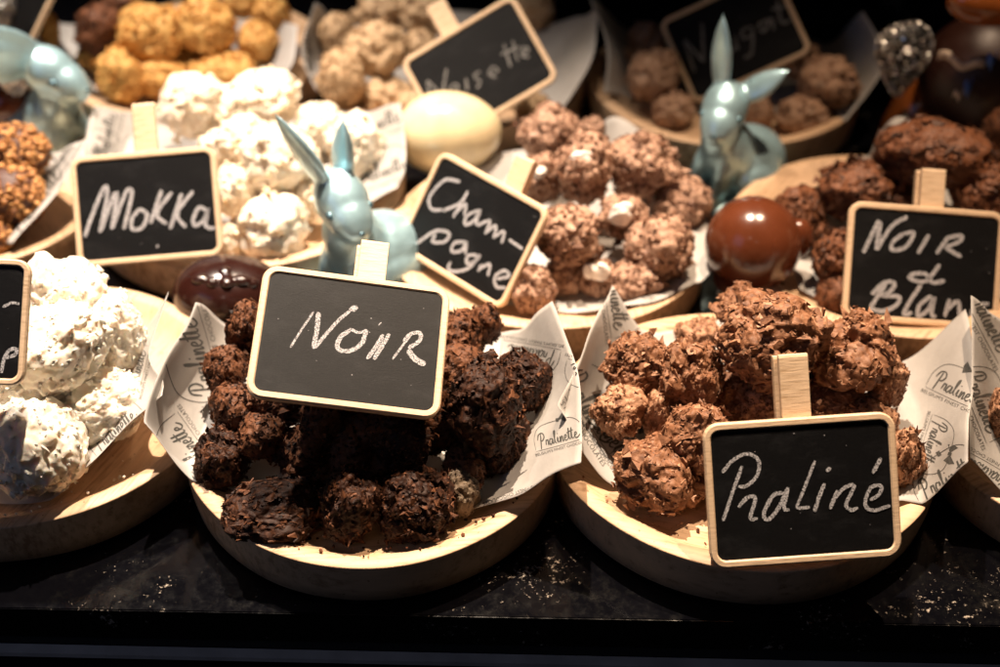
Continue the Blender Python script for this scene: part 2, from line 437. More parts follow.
# the broken truffle's filling
Pf = at(462, 492, FLOOR+.011); rg = np.random.default_rng(5)
Vf, Ff, _ = rock_mesh(rg, 'chunky', 5, (.0085, .009, .0125), R(-10), .35)
tf = mesh_obj('truffle_filling', Vf, Ff, M['ganache'], loc=Pf)
tag(tf, 'crumbled grey brown filling of the broken truffle at the right of the Noir tray', 'filling')

g = 'milk chocolate flaked truffles on the Praliné tray'
PRA = [
 (638, 365, 35, 32, .9, 0, 'milk chocolate truffle at the upper left of the Praliné heap'),
 (691, 371, 29, 33, 1, 10, 'milk chocolate truffle with a big pale flat chip, left of the topmost'),
 (767, 338, 47, 43, 1.7, 0, 'biggest milk chocolate truffle at the very top of the Praliné heap'),
 (742, 304, 27, 24, 1.5, 0, 'milk chocolate truffle just behind the upper left of the biggest Praliné truffle'),
 (700, 334, 24, 17, .5, 0, 'low milk chocolate truffle at the back edge of the Praliné heap'),
 (849, 356, 37, 36, 1.2, 0, 'round milk chocolate truffle to the right of the clothespin on the Praliné sign'),
 (886, 384, 18, 31, .8, 0, 'shaded milk chocolate truffle at the far right of the Praliné heap by the paper'),
 (618, 413, 26, 25, .5, 0, 'squarish milk chocolate truffle at the left end of the Praliné tray'),
 (657, 414, 15, 26, .5, -8, 'narrow upright milk chocolate piece stuck beside the squarish one'),
 (698, 442, 31, 40, .5, -12, 'tall milk chocolate truffle touching the left edge of the Praliné sign'),
 (657, 478, 37, 36, 0, -38, 'pointed milk chocolate truffle nearest the front left rim of the Praliné tray'),
 (763, 407, 22, 18, .7, 0, 'small milk chocolate truffle left of the clothespin above the Praliné sign'),
 (838, 403, 33, 19, .7, 0, 'milk chocolate truffle right of the clothespin, resting behind the Praliné sign top'),
 (899, 466, 20, 38, 0, 0, 'milk chocolate truffle peeking out right of the Praliné sign over the paper'),
 (735, 405, 30, 28, .2, 0, 'black looking truffle in the deep gap left of the clothespin of the Praliné sign'),
 (665, 392, 24, 20, .3, 0, 'shaded milk chocolate truffle low between the left Praliné truffles'),
 (800, 392, 30, 28, .4, 0, 'shadowed milk chocolate truffle directly behind the Praliné clothespin'),
 (866, 425, 26, 24, .3, 0, 'shadowed milk chocolate truffle behind the upper right corner of the Praliné sign'),
 (735, 470, 28, 30, .1, 0, 'milk chocolate truffle mostly hidden behind the left half of the Praliné sign'),
]
for i, (u, v, rx, ry, la, ro, lb) in enumerate(PRA):
    choc(u, v, rx, ry, la, 'chunky' if i % 3 else 'flaky', 'praline', nm[0], lb, nm[1], g, 200+i, 6 if rx > 26 else 5, ro)

g = 'white coconut rocks on the front left tray'
for i, (u, v, rx, ry, la, ro, lb) in enumerate([
 (66, 308, 42, 40, 1.3, 10, 'peaked white coconut rock at the top of the front left heap'),
 (115, 336, 30, 40, .9, 0, 'white coconut rock at the right of the heap nearest the curled paper strip'),
 (55, 350, 46, 38, 1.5, 20, 'large white coconut rock right beside the cropped chalkboard at the left edge'),
 (22, 382, 40, 28, 1.3, 0, 'white coconut rock just under the cropped left chalkboard'),
 (98, 404, 41, 33, .5, 12, 'white coconut rock at the lower right of the heap against the paper edge'),
 (36, 447, 42, 46, .3, 10, 'frontmost white coconut rock above the tray rim at the bottom left'),
 (-12, 425, 34, 36, .5, 0, 'white coconut rock cut by the left edge of the photo in the front heap'),
 (33, 282, 13, 11, 1.2, 0, 'tiny white coconut lump at the upper right corner of the left chalkboard')]):
    choc(u, v, rx, ry, la, 'coconut', 'white', 'coconut_rock', lb, 'chocolate', g, 300+i, 6, ro)

g = 'creamy mocha rocks on the Mokka tray'
for i, (u, v, rx, ry, la, ro, lb) in enumerate([
 (195, 106, 31, 32, 1, 0, 'creamy rock beside the clothespin at the top left of the Mokka heap'),
 (258, 103, 44, 28, 1, 10, 'wide creamy rock at the very top back of the Mokka heap'),
 (244, 140, 30, 26, 1.2, 0, 'creamy rock in the centre of the Mokka heap'),
 (276, 160, 38, 34, 1, 0, 'large creamy rock left of the tall ear of the rabbit'),
 (218, 152, 20, 22, .9, 0, 'small creamy rock at the upper right corner of the Mokka sign'),
 (236, 191, 21, 27, .5, 0, 'shaded beige rock touching the right edge of the Mokka sign'),
 (273, 229, 36, 33, 0, 0, 'creamy rock at the front rim of the Mokka tray above the dark egg'),
 (357, 146, 27, 33, .4, 0, 'creamy rock at the right end behind the rabbit\'s bent ear'),
 (312, 200, 23, 24, .3, 0, 'pinkish cream rock just left of the head of the rabbit behind the Noir sign'),
 (229, 243, 14, 19, 0, 0, 'low creamy rock at the lower right corner of the Mokka sign'),
 (322, 128, 24, 22, .5, 0, 'bright creamy rock above the ears of the rabbit')]):
    choc(u, v, rx, ry, la, 'cluster', 'mokka', 'mocha_rock', lb, 'chocolate', g, 400+i, 5, ro)

g = 'pinkish dusted rocks on the Champagne tray'
CH = [
 (552, 134, 29, 24, 1.2, 0, 'dusted pink brown rock at the top back next to the Champagne clothespin'),
 (583, 168, 30, 34, 1.2, 0, 'dusted rock with a big white icing spot, top of the Champagne heap'),
 (541, 180, 19, 25, 1, 0, 'dusted rock with a small icing spot touching the Champagne clothespin'),
 (643, 166, 38, 31, 1, 5, 'largest dusted rock at the upper right of the Champagne heap'),
 (568, 235, 35, 29, .8, 8, 'dusted rock against the right corner of the Champagne sign'),
 (623, 219, 26, 25, .7, 0, 'small dusted rock with icing in the middle of the Champagne heap'),
 (682, 204, 27, 24, .3, 25, 'dusted rock at the right end near the brown chocolate ball'),
 (662, 250, 31, 33, .3, 0, 'dusted rock at the lower right of the Champagne heap above its paper'),
 (598, 275, 21, 22, 0, 0, 'dusted rock with a pale icing spot just above the printed paper tip'),
 (636, 281, 27, 23, 0, 0, 'crumbly dusted rock at the front of the Champagne tray'),
 (531, 290, 23, 24, 0, 0, 'smooth looking dusted rock below the right side of the Champagne sign'),
 (565, 278, 19, 18, 0, 0, 'shadowed dusted rock low in the front of the Champagne heap'),
 (590, 133, 15, 15, .9, 0, 'smallest dusted rock at the back of the Champagne heap')]
for i, (u, v, rx, ry, la, ro, lb) in enumerate(CH):
    o = choc(u, v, rx, ry, la, 'crumbly', 'champagne', 'champagne_rock', lb, 'chocolate', g, 500+i, 5, ro)
    if i in (1, 2, 5, 8):       # icing blob
        rg = np.random.default_rng(50+i); dv, df = ico(4)
        P, a, c = placed[-1][1], placed[-1][2], placed[-1][3]
        V = dv*(1+.22*wav(rg, dv, 2.5)+.12*wav(rg, dv, 7))[:, None]*np.array([.0070, .0040, .0065])*(.7 if i == 2 else 1)
        dirn = np.array([-.15, -.75, .75]); dirn /= np.linalg.norm(dirn)
        mesh_obj('icing_spot', V+dirn*np.array([a, c, c])*.90, df, M['icing'], parent=o, smooth=True)

g = 'dark and milk flaked rocks on the Noir & Blanc tray'
for i, (u, v, rx, ry, la, ro, lb) in enumerate([
 (930, 158, 50, 34, 1.4, 0, 'largest dark flaked rock on top of the heap behind the Noir & Blanc clothespin'),
 (856, 186, 42, 29, .8, 15, 'dark flaked rock at the upper left of the Noir & Blanc heap'),
 (802, 218, 28, 27, .3, 0, 'dark flaked rock at the left rim beside the brown chocolate ball'),
 (832, 262, 23, 27, .3, 0, 'reddish flaked rock touching the left edge of the Noir & Blanc sign'),
 (838, 294, 18, 20, 0, 0, 'low dark rock at the lower left corner of the Noir & Blanc sign'),
 (900, 198, 27, 15, .8, 0, 'flat dark rock just above the Noir & Blanc sign, left of its clothespin'),
 (988, 192, 32, 32, 1, 0, 'dark flaked rock at the right edge above the Noir & Blanc sign')]):
    choc(u, v, rx, ry, la, 'chunky' if i % 2 else 'flaky', 'mixed', 'chocolate_rock', lb, 'chocolate', g, 600+i, 5, ro)

g = 'golden crisp rocks on the back left tray'
for i, (u, v, rx, ry, la, ro, lb) in enumerate([
 (150, 36, 37, 29, .9, 15, 'golden rock left of centre at the top of the golden heap'),
 (208, 26, 33, 29, 1, -35, 'largest oval golden rock at the top of the golden heap'),
 (120, 75, 22, 28, .3, 0, 'golden rock nearest the head of the rabbit at the left'),
 (164, 79, 26, 19, .2, 0, 'golden rock just above the white rocks, second from the left in the front row'),
 (225, 70, 34, 19, .2, 0, 'wide flat golden rock above the creamy Mokka rocks'),
 (257, 43, 21, 22, .6, 0, 'golden rock near the right rim of its tray'),
 (272, 16, 19, 21, .8, 0, 'golden rock at the right back of the golden heap'),
 (240, 2, 18, 17, 1, 0, 'golden rock cut by the top edge of the photo'),
 (92, 58, 15, 14, .3, 0, 'small golden rock left of the others under the slanted chalkboard'),
 (188, 52, 24, 16, .3, 0, 'shaded golden rock in the gap under the two topmost golden rocks'),
 (50, 30, 10, 20, 1, 0, 'narrow golden piece left of the slanted chalkboard frame')]):
    choc(u, v, rx, ry, la, 'crisp', 'gold', 'crispy_rock', lb, 'chocolate', g, 700+i, 5, ro)
for i, (u, v, rx, ry, la, lb) in enumerate([
 (103, 28, 24, 26, .9, 'dark brown rock just right of the slanted chalkboard at the back left'),
 (124, 4, 18, 16, 1.1, 'dark brown rock at the top edge between slanted chalkboard and golden rocks')]):
    choc(u, v, rx, ry, la, 'flaky', 'mixed', 'chocolate_rock', lb, 'chocolate', 'dark rocks beside the golden heap', 750+i, 4)

g = 'tan hazelnut rocks on the back middle tray'
for i, (u, v, rx, ry, la, ro, lb) in enumerate([
 (381, 12, 28, 19, 1, 0, 'tan nut rock at the top edge in the middle of the nut heap'),
 (423, 14, 23, 21, 1, 0, 'tan nut rock below the clothespin of the Noisette sign'),
 (336, 33, 19, 20, .7, 0, 'tan nut rock at the left end against the pale paper'),
 (379, 50, 29, 26, .8, 0, 'large tan nut rock in the centre of the nut heap'),
 (341, 77, 23, 31, .3, 0, 'tan nut rock at the lower left of the nut heap'),
 (384, 95, 23, 17, 0, 0, 'low tan nut rock at the front of the nut heap'),
 (420, 45, 17, 16, .8, 0, 'tan nut rock against the upper left corner of the Noisette sign'),
 (410, 105, 13, 13, 0, 0, 'small tan nut rock between heap and cream egg'),
 (530, 106, 17, 14, 0, 0, 'dim nut rock below the right corner of the Noisette sign'),
 (536, 8, 19, 18, .5, 0, 'dim nut rock behind the right corner of the Noisette sign')]):
    choc(u, v, rx, ry, la, 'cluster' if i % 2 else 'crisp', 'nut', 'nut_rock', lb, 'chocolate', g, 800+i, 5, ro)

g = 'brown nougat rocks on the back right tray'
for i, (u, v, rx, ry, la, ro, lb) in enumerate([
 (646, 40, 17, 17, .6, 0, 'nougat rock at the far left back beside the Nougat sign corner'),
 (656, 76, 24, 26, .4, 0, 'pale brown nougat rock at the left of the Nougat tray'),
 (674, 111, 20, 18, 0, 0, 'nougat rock at the front left rim, left of the standing rabbit'),
 (758, 111, 15, 20, 0, 0, 'nougat rock right behind the ears of the standing rabbit'),
 (801, 115, 23, 18, 0, 0, 'pale dusted nougat rock at the front rim right of the rabbit'),
 (832, 84, 29, 25, .5, 0, 'largest pinkish nougat rock at the right of the tray by the paper'),
 (628, 58, 10, 10, .4, 0, 'smallest nougat rock at the left inside the tray'),
 (800, 60, 22, 18, .7, 0, 'dim nougat rock just under the lower right corner of the Nougat sign')]):
    choc(u, v, rx, ry, la, 'cluster', 'nougat', 'nougat_rock', lb, 'chocolate', g, 900+i, 5, ro)

for i, (u, v, rx, ry, la, lb) in enumerate([
 (16, 151, 30, 27, 1.2, 'upper ball coated in caramel nut grains at the left edge'),
 (12, 196, 32, 31, .4, 'lower ball coated in caramel nut grains at the left edge'),
 (-8, 236, 22, 20, 0, 'third nut grain ball mostly cut by the left edge')]):
    choc(u, v, rx, ry, la, 'nutty', 'crunch', 'nut_ball', lb, 'chocolate', 'balls coated in caramel nut grains', 950+i, 4)
choc(1006, 412, 17, 27, .6, 'chunky', 'praline', 'nut_rock', 'light brown rock cut by the right edge above the printed paper', 'chocolate', None, 970, 5)
choc(998, 132, 16, 24, 1.4, 'flaky', 'noir', 'chocolate_rock', 'very dark rock at the right edge behind the Noir & Blanc heap', 'chocolate', None, 971, 4)

# crumbs fallen on the wood
def crumbs(key, mat, n, seed, spread=.9, a0=180, a1=360):
    rng = np.random.default_rng(seed); iv, iff = ico(1); vv = []; ff = []; b_ = 0; c = T[key]
    Rr = .0955
    for j in range(n):
        a = R(rng.uniform(a0, a1)); q = Rr*rng.uniform(.70, spread)
        s = rng.uniform(.0003, .0012); S = np.diag(rng.uniform(.5, 1.3, 3)*s)
        z = FLOOR+.0004 + max(0, (q/Rr-.80)/.11)*(RIM-FLOOR)
        z = min(z, RIM) + s*.5
        Q, _ = np.linalg.qr(rng.normal(size=(3, 3)))
        vv.append(iv @ S @ Q + np.array([q*math.cos(a), q*math.sin(a), z])); ff += (iff+b_).tolist(); b_ += len(iv)
    o = mesh_obj('chocolate_crumbs', np.concatenate(vv), ff, M[mat], loc=c)
    tag(o, f'fine chocolate crumbs scattered on the wood of the {key} tray'.replace('praline', 'Praliné').replace('noir', 'Noir').replace('mixed', 'Noir & Blanc').replace('white', 'front left'), 'crumbs', kind='stuff')
crumbs('noir', 'noir', 70, 1, .95); crumbs('praline', 'praline', 60, 2, .95); crumbs('white', 'white', 40, 3, .95)

# ------------------------------------------------------------------ signs
BW, BH = .088, .0665
def rrect(w, h, r, z, n=6):
    pts = []
    for cx, cy, a0 in ((w/2-r, h/2-r, 0), (-w/2+r, h/2-r, 90), (-w/2+r, -h/2+r, 180), (w/2-r, -h/2+r, 270)):
        for i in range(n+1):
            a = R(a0+90*i/n); pts.append((cx+r*math.cos(a), cy+r*math.sin(a), z))
    return pts
def catmull(pts, step):
    pts = [np.array(p, float) for p in pts]
    if len(pts) == 2:
        n = max(2, int(np.linalg.norm(pts[1]-pts[0])/step)); return [pts[0]+(pts[1]-pts[0])*t/n for t in range(n+1)]
    P = [2*pts[0]-pts[1]]+pts+[2*pts[-1]-pts[-2]]; out = []
    for i in range(1, len(P)-2):
        n = max(2, int(np.linalg.norm(P[i+1]-P[i])/step))
        for t in range(n):
            t = t/n
            out.append(.5*((2*P[i])+(-P[i-1]+P[i+1])*t+(2*P[i-1]-5*P[i]+4*P[i+1]-P[i+2])*t*t+(-P[i-1]+3*P[i]-3*P[i+1]+P[i+2])*t**3))
    out.append(pts[-1]); return out
def ribbon(path, w, rng=None, jit=0.):
    """flat ribbon round a 2D path: list of (left, right) points"""
    out = []
    n = len(path)
    for i, p in enumerate(path):
        d = path[min(i+1, n-1)]-path[max(i-1, 0)]; l = np.linalg.norm(d) or 1; nrm = np.array([-d[1], d[0]])/l
        e = min(i, n-1-i); k = .55 if e == 0 else (.85 if e == 1 else 1)
        ww = w*k/2*(1+(rng.normal()*jit if rng is not None else 0)); ww2 = w*k/2*(1+(rng.normal()*jit if rng is not None else 0))
        out.append((p+nrm*ww, p-nrm*ww2))
    return out

def sign(q, strokes, label, clipx=.0, wpx=4.0, scale=1.0, chalk='chalk', crop=(1, 0, 0), clip_out=.026, clip_rot=0, clip_w=.0135, dusts=0):
    c = np.array(q[:3]); c = CAM+(c-CAM)*scale
    yaw, tilt, roll = q[3:]
    n = np.array([math.sin(yaw)*math.cos(tilt), -math.cos(yaw)*math.cos(tilt), math.sin(tilt)])
    x = np.array([math.cos(yaw), math.sin(yaw), 0]); y = np.cross(n, x)
    X = math.cos(roll)*x+math.sin(roll)*y; Y = -math.sin(roll)*x+math.cos(roll)*y
    W, H = BW*scale, BH*scale
    base = c - Y*H/2
    root = empty('chalkboard_sign')
    Mx = Matrix(((X[0], Y[0], n[0], base[0]), (X[1], Y[1], n[1], base[1]), (X[2], Y[2], n[2], base[2]), (0, 0, 0, 1)))
    root.matrix_world = Mx
    tag(root, label, 'sign', 'small chalkboard name signs')
    off = np.array([0, H/2, 0])
    # frame: rounded ring with soft edges; profile from outer back to inner front
    fw = .0034*scale; t = .0034
    rings = [(0, -t, 0), (0, -.0007, 0), (.0007, 0, .0), (fw-.0006, 0, 0), (fw, -.0006, 0), (fw, -t, 0)]
    vs, fs = [], []; ro = .0075*scale
    for ins, z, _ in rings:
        ring = rrect(W-2*ins, H-2*ins, max(ro-ins, .002), z); cnt = len(ring); vs += [np.array(p)+off for p in ring]
    nr = len(rings)
    for i in range(nr):
        i2 = (i+1) % nr
        for k in range(cnt):
            k2 = (k+1) % cnt; fs.append((i*cnt+k, i2*cnt+k, i2*cnt+k2, i*cnt+k2))
    fr = mesh_obj('frame', vs, fs, M['pine'], root)
    for p in fr.data.polygons: p.use_smooth = False
    # board
    bi = fw-.0002
    top = rrect(W-2*bi, H-2*bi, ro-bi, -.0009); bot = rrect(W-2*bi, H-2*bi, ro-bi, -t+.0003); k = len(top)
    fs = [tuple(range(k)), tuple(range(2*k-1, k-1, -1))]+[(i, k+i, k+(i+1) % k, (i+1) % k) for i in range(k)]
    mesh_obj('board', [np.array(p)+off for p in top+bot], fs, M['board'], root)
    # lettering traced onto the board plane
    s, ox, oy = crop; rng = np.random.default_rng(len(label)); vs = []; fs = []; zz = -.0009+.00012
    for st in strokes:
        w = wpx
        if isinstance(st[0], (int, float)): w = st[0]; st = st[1:]
        pts = []
        for (a, b_) in st:
            r_ = ray(a/s+ox, b_/s+oy); tt = ((c-CAM) @ n)/(r_ @ n); Pp = CAM+r_*tt-base
            pts.append((float(Pp @ X), float(Pp @ Y)))
        lim = lambda p: np.array([min(max(p[0], -W/2+fw+.0012), W/2-fw-.0012), min(max(p[1], fw+.0012), H-fw-.0012)])
        inside = any(abs(p[0]) < W/2-fw and fw < p[1] < H-fw for p in pts)
        if not inside: continue
        path = [lim(p) for p in catmull(pts, .0007)]
        wm = w*depth(c)/F
        rb_ = ribbon(path, wm, rng, .09); zz += .00001; b0 = len(vs)
        for (l_, r2) in rb_: vs += [(l_[0], l_[1], zz), (r2[0], r2[1], zz)]
        fs += [(b0+2*i+1, b0+2*i+3, b0+2*i+2, b0+2*i) for i in range(len(rb_)-1)]
    for _ in range(dusts):      # chalk dust specks
        a, b_ = rng.uniform(-W*.42, W*.42), rng.uniform(H*.1, H*.9); q_ = rng.uniform(.00012, .0003); b0 = len(vs); zz += .000005
        vs += [(a+q_*math.cos(t_), b_+q_*math.sin(t_), zz) for t_ in (0, 1.2, 2.5, 3.8, 5)]; fs.append(tuple(range(b0, b0+5)))
    if vs: mesh_obj('lettering', vs, fs, M[chalk], root)
    # clothespin glued behind the board, jaws up
    def prong(z0, z1, ln, dx, tip):
        w = clip_w*scale; y0 = H-.020*scale; y1 = H+clip_out*scale+ln
        ang = R(clip_rot)
        pts = []
        for (yy, za, zb) in ((y0, z0, z1), (y0+(y1-y0)*.6, z0, z1), (y1-.0015, z0+tip, z1), (y1, z0+tip+.0005, z1-.0005)):
            for xx, zc in ((-w/2, za), (w/2, za), (w/2, zb), (-w/2, zb)):
                px, py = xx+dx, yy-H
                pts.append((clipx*W+px*math.cos(ang)-py*math.sin(ang), H+px*math.sin(ang)+py*math.cos(ang), zc))
        fs = [(0, 3, 2, 1), (12, 13, 14, 15)]
        for i in range(3):
            for k in range(4): fs.append((4*i+k, 4*i+(k+1) % 4, 4*i+4+(k+1) % 4, 4*i+4+k))
        return pts, fs
    z_b = -t-.0002
    a, f_ = prong(z_b-.0042*scale, z_b, 0, 0, 0)
    pin = mesh_obj('clothespin', a, f_, M['pine'], root)
    md = pin.modifiers.new('bevel', 'BEVEL'); md.width = .0004; md.segments = 2
    a, f_ = prong(z_b-.0095*scale, z_b-.0050*scale, -.0006, -.0016, 0)
    pr = mesh_obj('rear_prong', a, f_, M['pine'], pin)
    md = pr.modifiers.new('bevel', 'BEVEL'); md.width = .0004; md.segments = 2
    # spring coil
    path = [(clipx*W+(-.5+i/60.)*.010*scale, H-.004*scale+.0024*math.cos(i*.62), z_b-.0047*scale+.0024*math.sin(i*.62)) for i in range(61)]
    cu = bpy.data.curves.new('spring', 'CURVE'); cu.dimensions = '3D'; cu.bevel_depth = .0004; cu.bevel_resolution = 2
    sp = cu.splines.new('POLY'); sp.points.add(60)
    for i, p in enumerate(path): sp.points[i].co = (*p, 1)
    tmp = bpy.data.objects.new('spring', cu); COL.objects.link(tmp)
    dg = bpy.context.evaluated_depsgraph_get(); me = bpy.data.meshes.new_from_object(tmp.evaluated_get(dg)); bpy.data.objects.remove(tmp)
    me.materials.clear(); me.materials.append(M['wire'])
    so = bpy.data.objects.new('spring', me); COL.objects.link(so); so.parent = pin
    return root

sign([-0.0686, 0.5092, 0.1004, 0.3473, 1.0544, -0.3698],
 [(2.2, (252, 362), (300, 285), (350, 212)), (4.8, (370, 215), (362, 290), (350, 368)), (3.6, (352, 366), (400, 308), (450, 252), (500, 210)), (6, (500, 207), (532, 192)),
  (4.6, (500, 290), (462, 318), (448, 362), (490, 378), (545, 350), (572, 290)), (3.2, (572, 288), (540, 300), (498, 284)),
  (4.2, (640, 308), (608, 360), (572, 410)), (4.2, (666, 305), (635, 355), (600, 412)), (1.6, (632, 258), (619, 270)),
  (2.4, (755, 310), (716, 360), (678, 412)), (4.2, (725, 338), (755, 306), (792, 302), (790, 335), (745, 366)), (6, (742, 372), (775, 412), (815, 434))],
 'Noir chalkboard, greyish and brightly lit, lying back on the dark truffles', .07, 3.6, crop=(4.17, 230, 260), dusts=14, clip_out=.022)
sign([0.1381, 0.4627, 0.0497, 0.0237, 0.617, 0.0526],
 [(3.6, (120, 270), (160, 225), (212, 200), (255, 225), (250, 280), (212, 318), (180, 322)), (3.4, (195, 245), (160, 340), (123, 450)),
  ((180, 398), (215, 362), (243, 366), (225, 438), (252, 440)), (4, (350, 345), (310, 355), (275, 420), (290, 445), (330, 400), (365, 325)), ((365, 325), (350, 400), (370, 408)),
  (3, (465, 225), (430, 315), (395, 400)), (3.4, (395, 402), (445, 398)), ((500, 310), (480, 360), (462, 415)), (4.6, (521, 250), (507, 266)),
  ((548, 335), (520, 405)), (3.6, (530, 372), (575, 325), (610, 320), (580, 385), (598, 408), (624, 400)),
  (3.6, (668, 372), (702, 350), (710, 320), (672, 325), (650, 385), (680, 410), (748, 390)), (4, (710, 215), (678, 272))],
 'black Praliné chalkboard leaning on the front rim of the right tray', .0, 3.8, scale=.978, crop=(3.704, 690, 400), dusts=10, clip_out=.029)
sign([-0.2128, 0.7148, 0.0429, 0.0008, 0.6769, 0.0831],
 [((108, 475), (140, 380), (195, 255), (208, 290), (175, 455)), ((180, 448), (235, 300), (252, 290), (228, 440)), ((230, 438), (290, 280), (318, 280), (282, 440)),
  ((352, 348), (318, 395), (322, 440), (365, 430), (385, 375), (352, 348)), ((450, 265), (400, 415)), ((495, 275), (430, 370), (472, 418)),
  ((540, 280), (488, 440)), ((590, 270), (520, 370), (557, 432)), ((650, 355), (615, 345), (590, 400), (602, 425), (640, 395), (655, 350), (645, 415), (662, 435), (695, 432)), (5, (429, 514), (436, 518))],
 'Mokka chalkboard in front of the creamy white rocks', .02, 3.9, scale=.968, crop=(4.444, 60, 130), dusts=6, clip_out=.030)
sign([-0.0181, 0.7065, 0.0323, -0.6759, 0.6163, -0.0948],
 [((232, 205), (180, 200), (130, 255), (135, 295), (172, 300)), ((258, 235), (232, 275), (175, 302)), ((242, 262), (208, 325)), ((212, 312), (250, 280), (245, 318)),
  ((295, 300), (255, 318), (248, 348), (278, 335), (297, 300), (283, 350)), ((288, 352), (330, 335), (315, 380)), ((318, 375), (350, 352), (343, 395)), ((345, 388), (378, 372), (370, 412)), ((395, 398), (440, 430)),
  ((85, 412), (150, 370), (195, 378), (180, 405), (140, 405), (150, 378)), ((248, 405), (212, 410), (205, 438), (235, 435), (252, 408), (248, 448)),
  ((288, 450), (258, 452), (255, 478), (285, 468), (296, 450), (262, 492), (215, 505), (192, 495), (200, 472)),
  ((305, 480), (292, 505)), ((298, 495), (330, 480), (325, 520)), ((355, 530), (395, 520), (380, 502), (350, 520), (352, 555), (388, 560))],
 'Champagne chalkboard turned like a diamond beside the cream egg', .14, 3.3, scale=.955, crop=(3.335, 390, 120), dusts=5, clip_out=.020, clip_rot=4)
sign([0.2375, 0.6451, 0.0479, 0.0159, 0.6683, -0.0862],
 [((140, 262), (175, 190), (205, 125)), (4.6, (212, 128), (195, 250)), ((195, 250), (260, 150), (325, 110)), ((310, 180), (265, 215), (262, 250), (320, 235), (350, 180), (310, 180)),
  ((415, 185), (368, 265)), ((495, 195), (445, 265)), ((485, 200), (550, 190), (540, 215), (490, 240), (550, 278)),
  ((460, 310), (400, 380), (335, 368), (350, 350), (400, 350), (430, 385), (482, 378)),
  ((235, 390), (170, 490)), ((175, 435), (230, 385), (270, 390), (250, 425), (220, 440), (288, 445), (278, 480), (220, 505), (165, 492)),
  ((380, 395), (310, 510), (345, 512)), ((425, 440), (375, 480), (370, 525), (410, 500), (435, 450), (425, 520), (445, 525)),
  ((500, 455), (480, 528)), ((488, 500), (535, 465), (545, 528), (575, 520)), ((665, 475), (615, 480), (592, 515), (605, 545), (660, 540))],
 'Noir & Blanc chalkboard at the right edge, upright and very black', .035, 4.2, crop=(4.17, 830, 190), dusts=6, clip_out=.022)
sign([-0.0143, 0.845, 0.0678, -0.265, 0.7034, 0.6702],
 [((415, 270), (408, 222)), ((408, 222), (450, 265)), ((450, 265), (462, 190)), ((480, 232), (472, 250), (490, 252), (492, 236), (480, 232)), ((515, 215), (520, 250)),
  ((555, 198), (538, 210), (556, 228), (545, 244)), ((585, 205), (605, 195), (590, 185), (580, 205), (600, 215)), ((620, 120), (640, 185)), ((645, 110), (660, 170)), ((612, 150), (668, 128)), ((675, 150), (690, 138), (678, 130), (672, 152), (692, 158))],
 'dim Noisette chalkboard at the top middle, tilted steeply behind the cream egg', -.05, 2.4, chalk='faint_chalk', crop=(2.778, 280, 0), clip_out=.024)
sign([0.1636, 0.9014, 0.065, -0.3054, 0.709, 0.5906],
 [((315, 240), (280, 130)), ((280, 130), (345, 205)), ((345, 205), (340, 75)), ((392, 150), (378, 175), (395, 185), (408, 165), (392, 150)), ((420, 130), (428, 170), (450, 160), (448, 120), (458, 165)),
  ((505, 88), (475, 100), (475, 125), (505, 115), (510, 88), (505, 175), (480, 192)), ((565, 62), (532, 80), (545, 105), (572, 62), (578, 100)), ((590, 0), (605, 72), (636, 65)), ((572, 30), (640, 15))],
 'dim Nougat chalkboard at the top right behind the standing rabbit', .0, 2.8, chalk='faint_chalk', crop=(3.333, 600, 0))
sign([-0.2931, 0.5888, 0.0529, 0.038, 0.6969, -0.0705],
 [(3, (2, 307), (11, 303), (20, 304)), (3.5, (1, 373), (3, 360), (9, 350), (16, 349), (14, 355), (4, 358)), (3, (-40, 350), (-30, 335), (-25, 355)), (3, (-60, 355), (-52, 330))],
 'cropped chalkboard at the left edge in front of the snow white rocks', .0, 3.5, scale=.85, crop=(1, 0, 0), dusts=5)
# slanted board at the back left, seen almost edge-on
sign([-0.336, 0.925, 0.083, -1.05, 0.62, 0.0], [], 'chalkboard turned almost edge-on at the top left corner behind the rabbit', .0, 3, crop=(1, 0, 0))

# ------------------------------------------------------------------ printed paper sheets
def script_strokes():
    """handwritten-style word; x 0..1, x-height .13"""
    S = [[(.00, .16), (.05, .27), (.13, .28), (.15, .20), (.10, .13), (.06, .14)], [(.09, .27), (.06, .12), (.03, -.04)]]
    def add(x, pts): S.append([(x+a, b) for a, b in pts])
    add(.15, [(0, .02), (.02, .12), (.04, .11), (.06, .12), (.05, .02), (.08, .03)])                       # r
    add(.23, [(.07, .11), (.03, .12), (.00, .05), (.02, .0), (.06, .06), (.08, .12), (.07, .01), (.10, .03)])  # a
    add(.33, [(.0, .03), (.05, .20), (.06, .27), (.03, .22), (.02, .03), (.05, .01)])                       # l
    add(.39, [(.0, .03), (.03, .12), (.02, .01), (.05, .03)]); add(.43, [(.0, .18), (.012, .195)])         # i
    add(.45, [(.0, .0), (.02, .12), (.01, .0), (.05, .11), (.07, .10), (.06, .0), (.09, .03)])             # n
    add(.55, [(.0, .05), (.05, .08), (.05, .12), (.02, .11), (.0, .04), (.03, .0), (.07, .03)])            # e
    add(.63, [(.0, .03), (.05, .24), (.02, .02), (.06, .03)]); add(.69, [(.0, .03), (.05, .24), (.02, .02), (.06, .03)])
    add(.62, [(.0, .15), (.08, .17), (.15, .18)])
    add(.77, [(.0, .05), (.05, .08), (.05, .12), (.02, .11), (.0, .04), (.03, .0), (.08, .02), (.12, .06)])
    return S
SCRIPT = script_strokes()
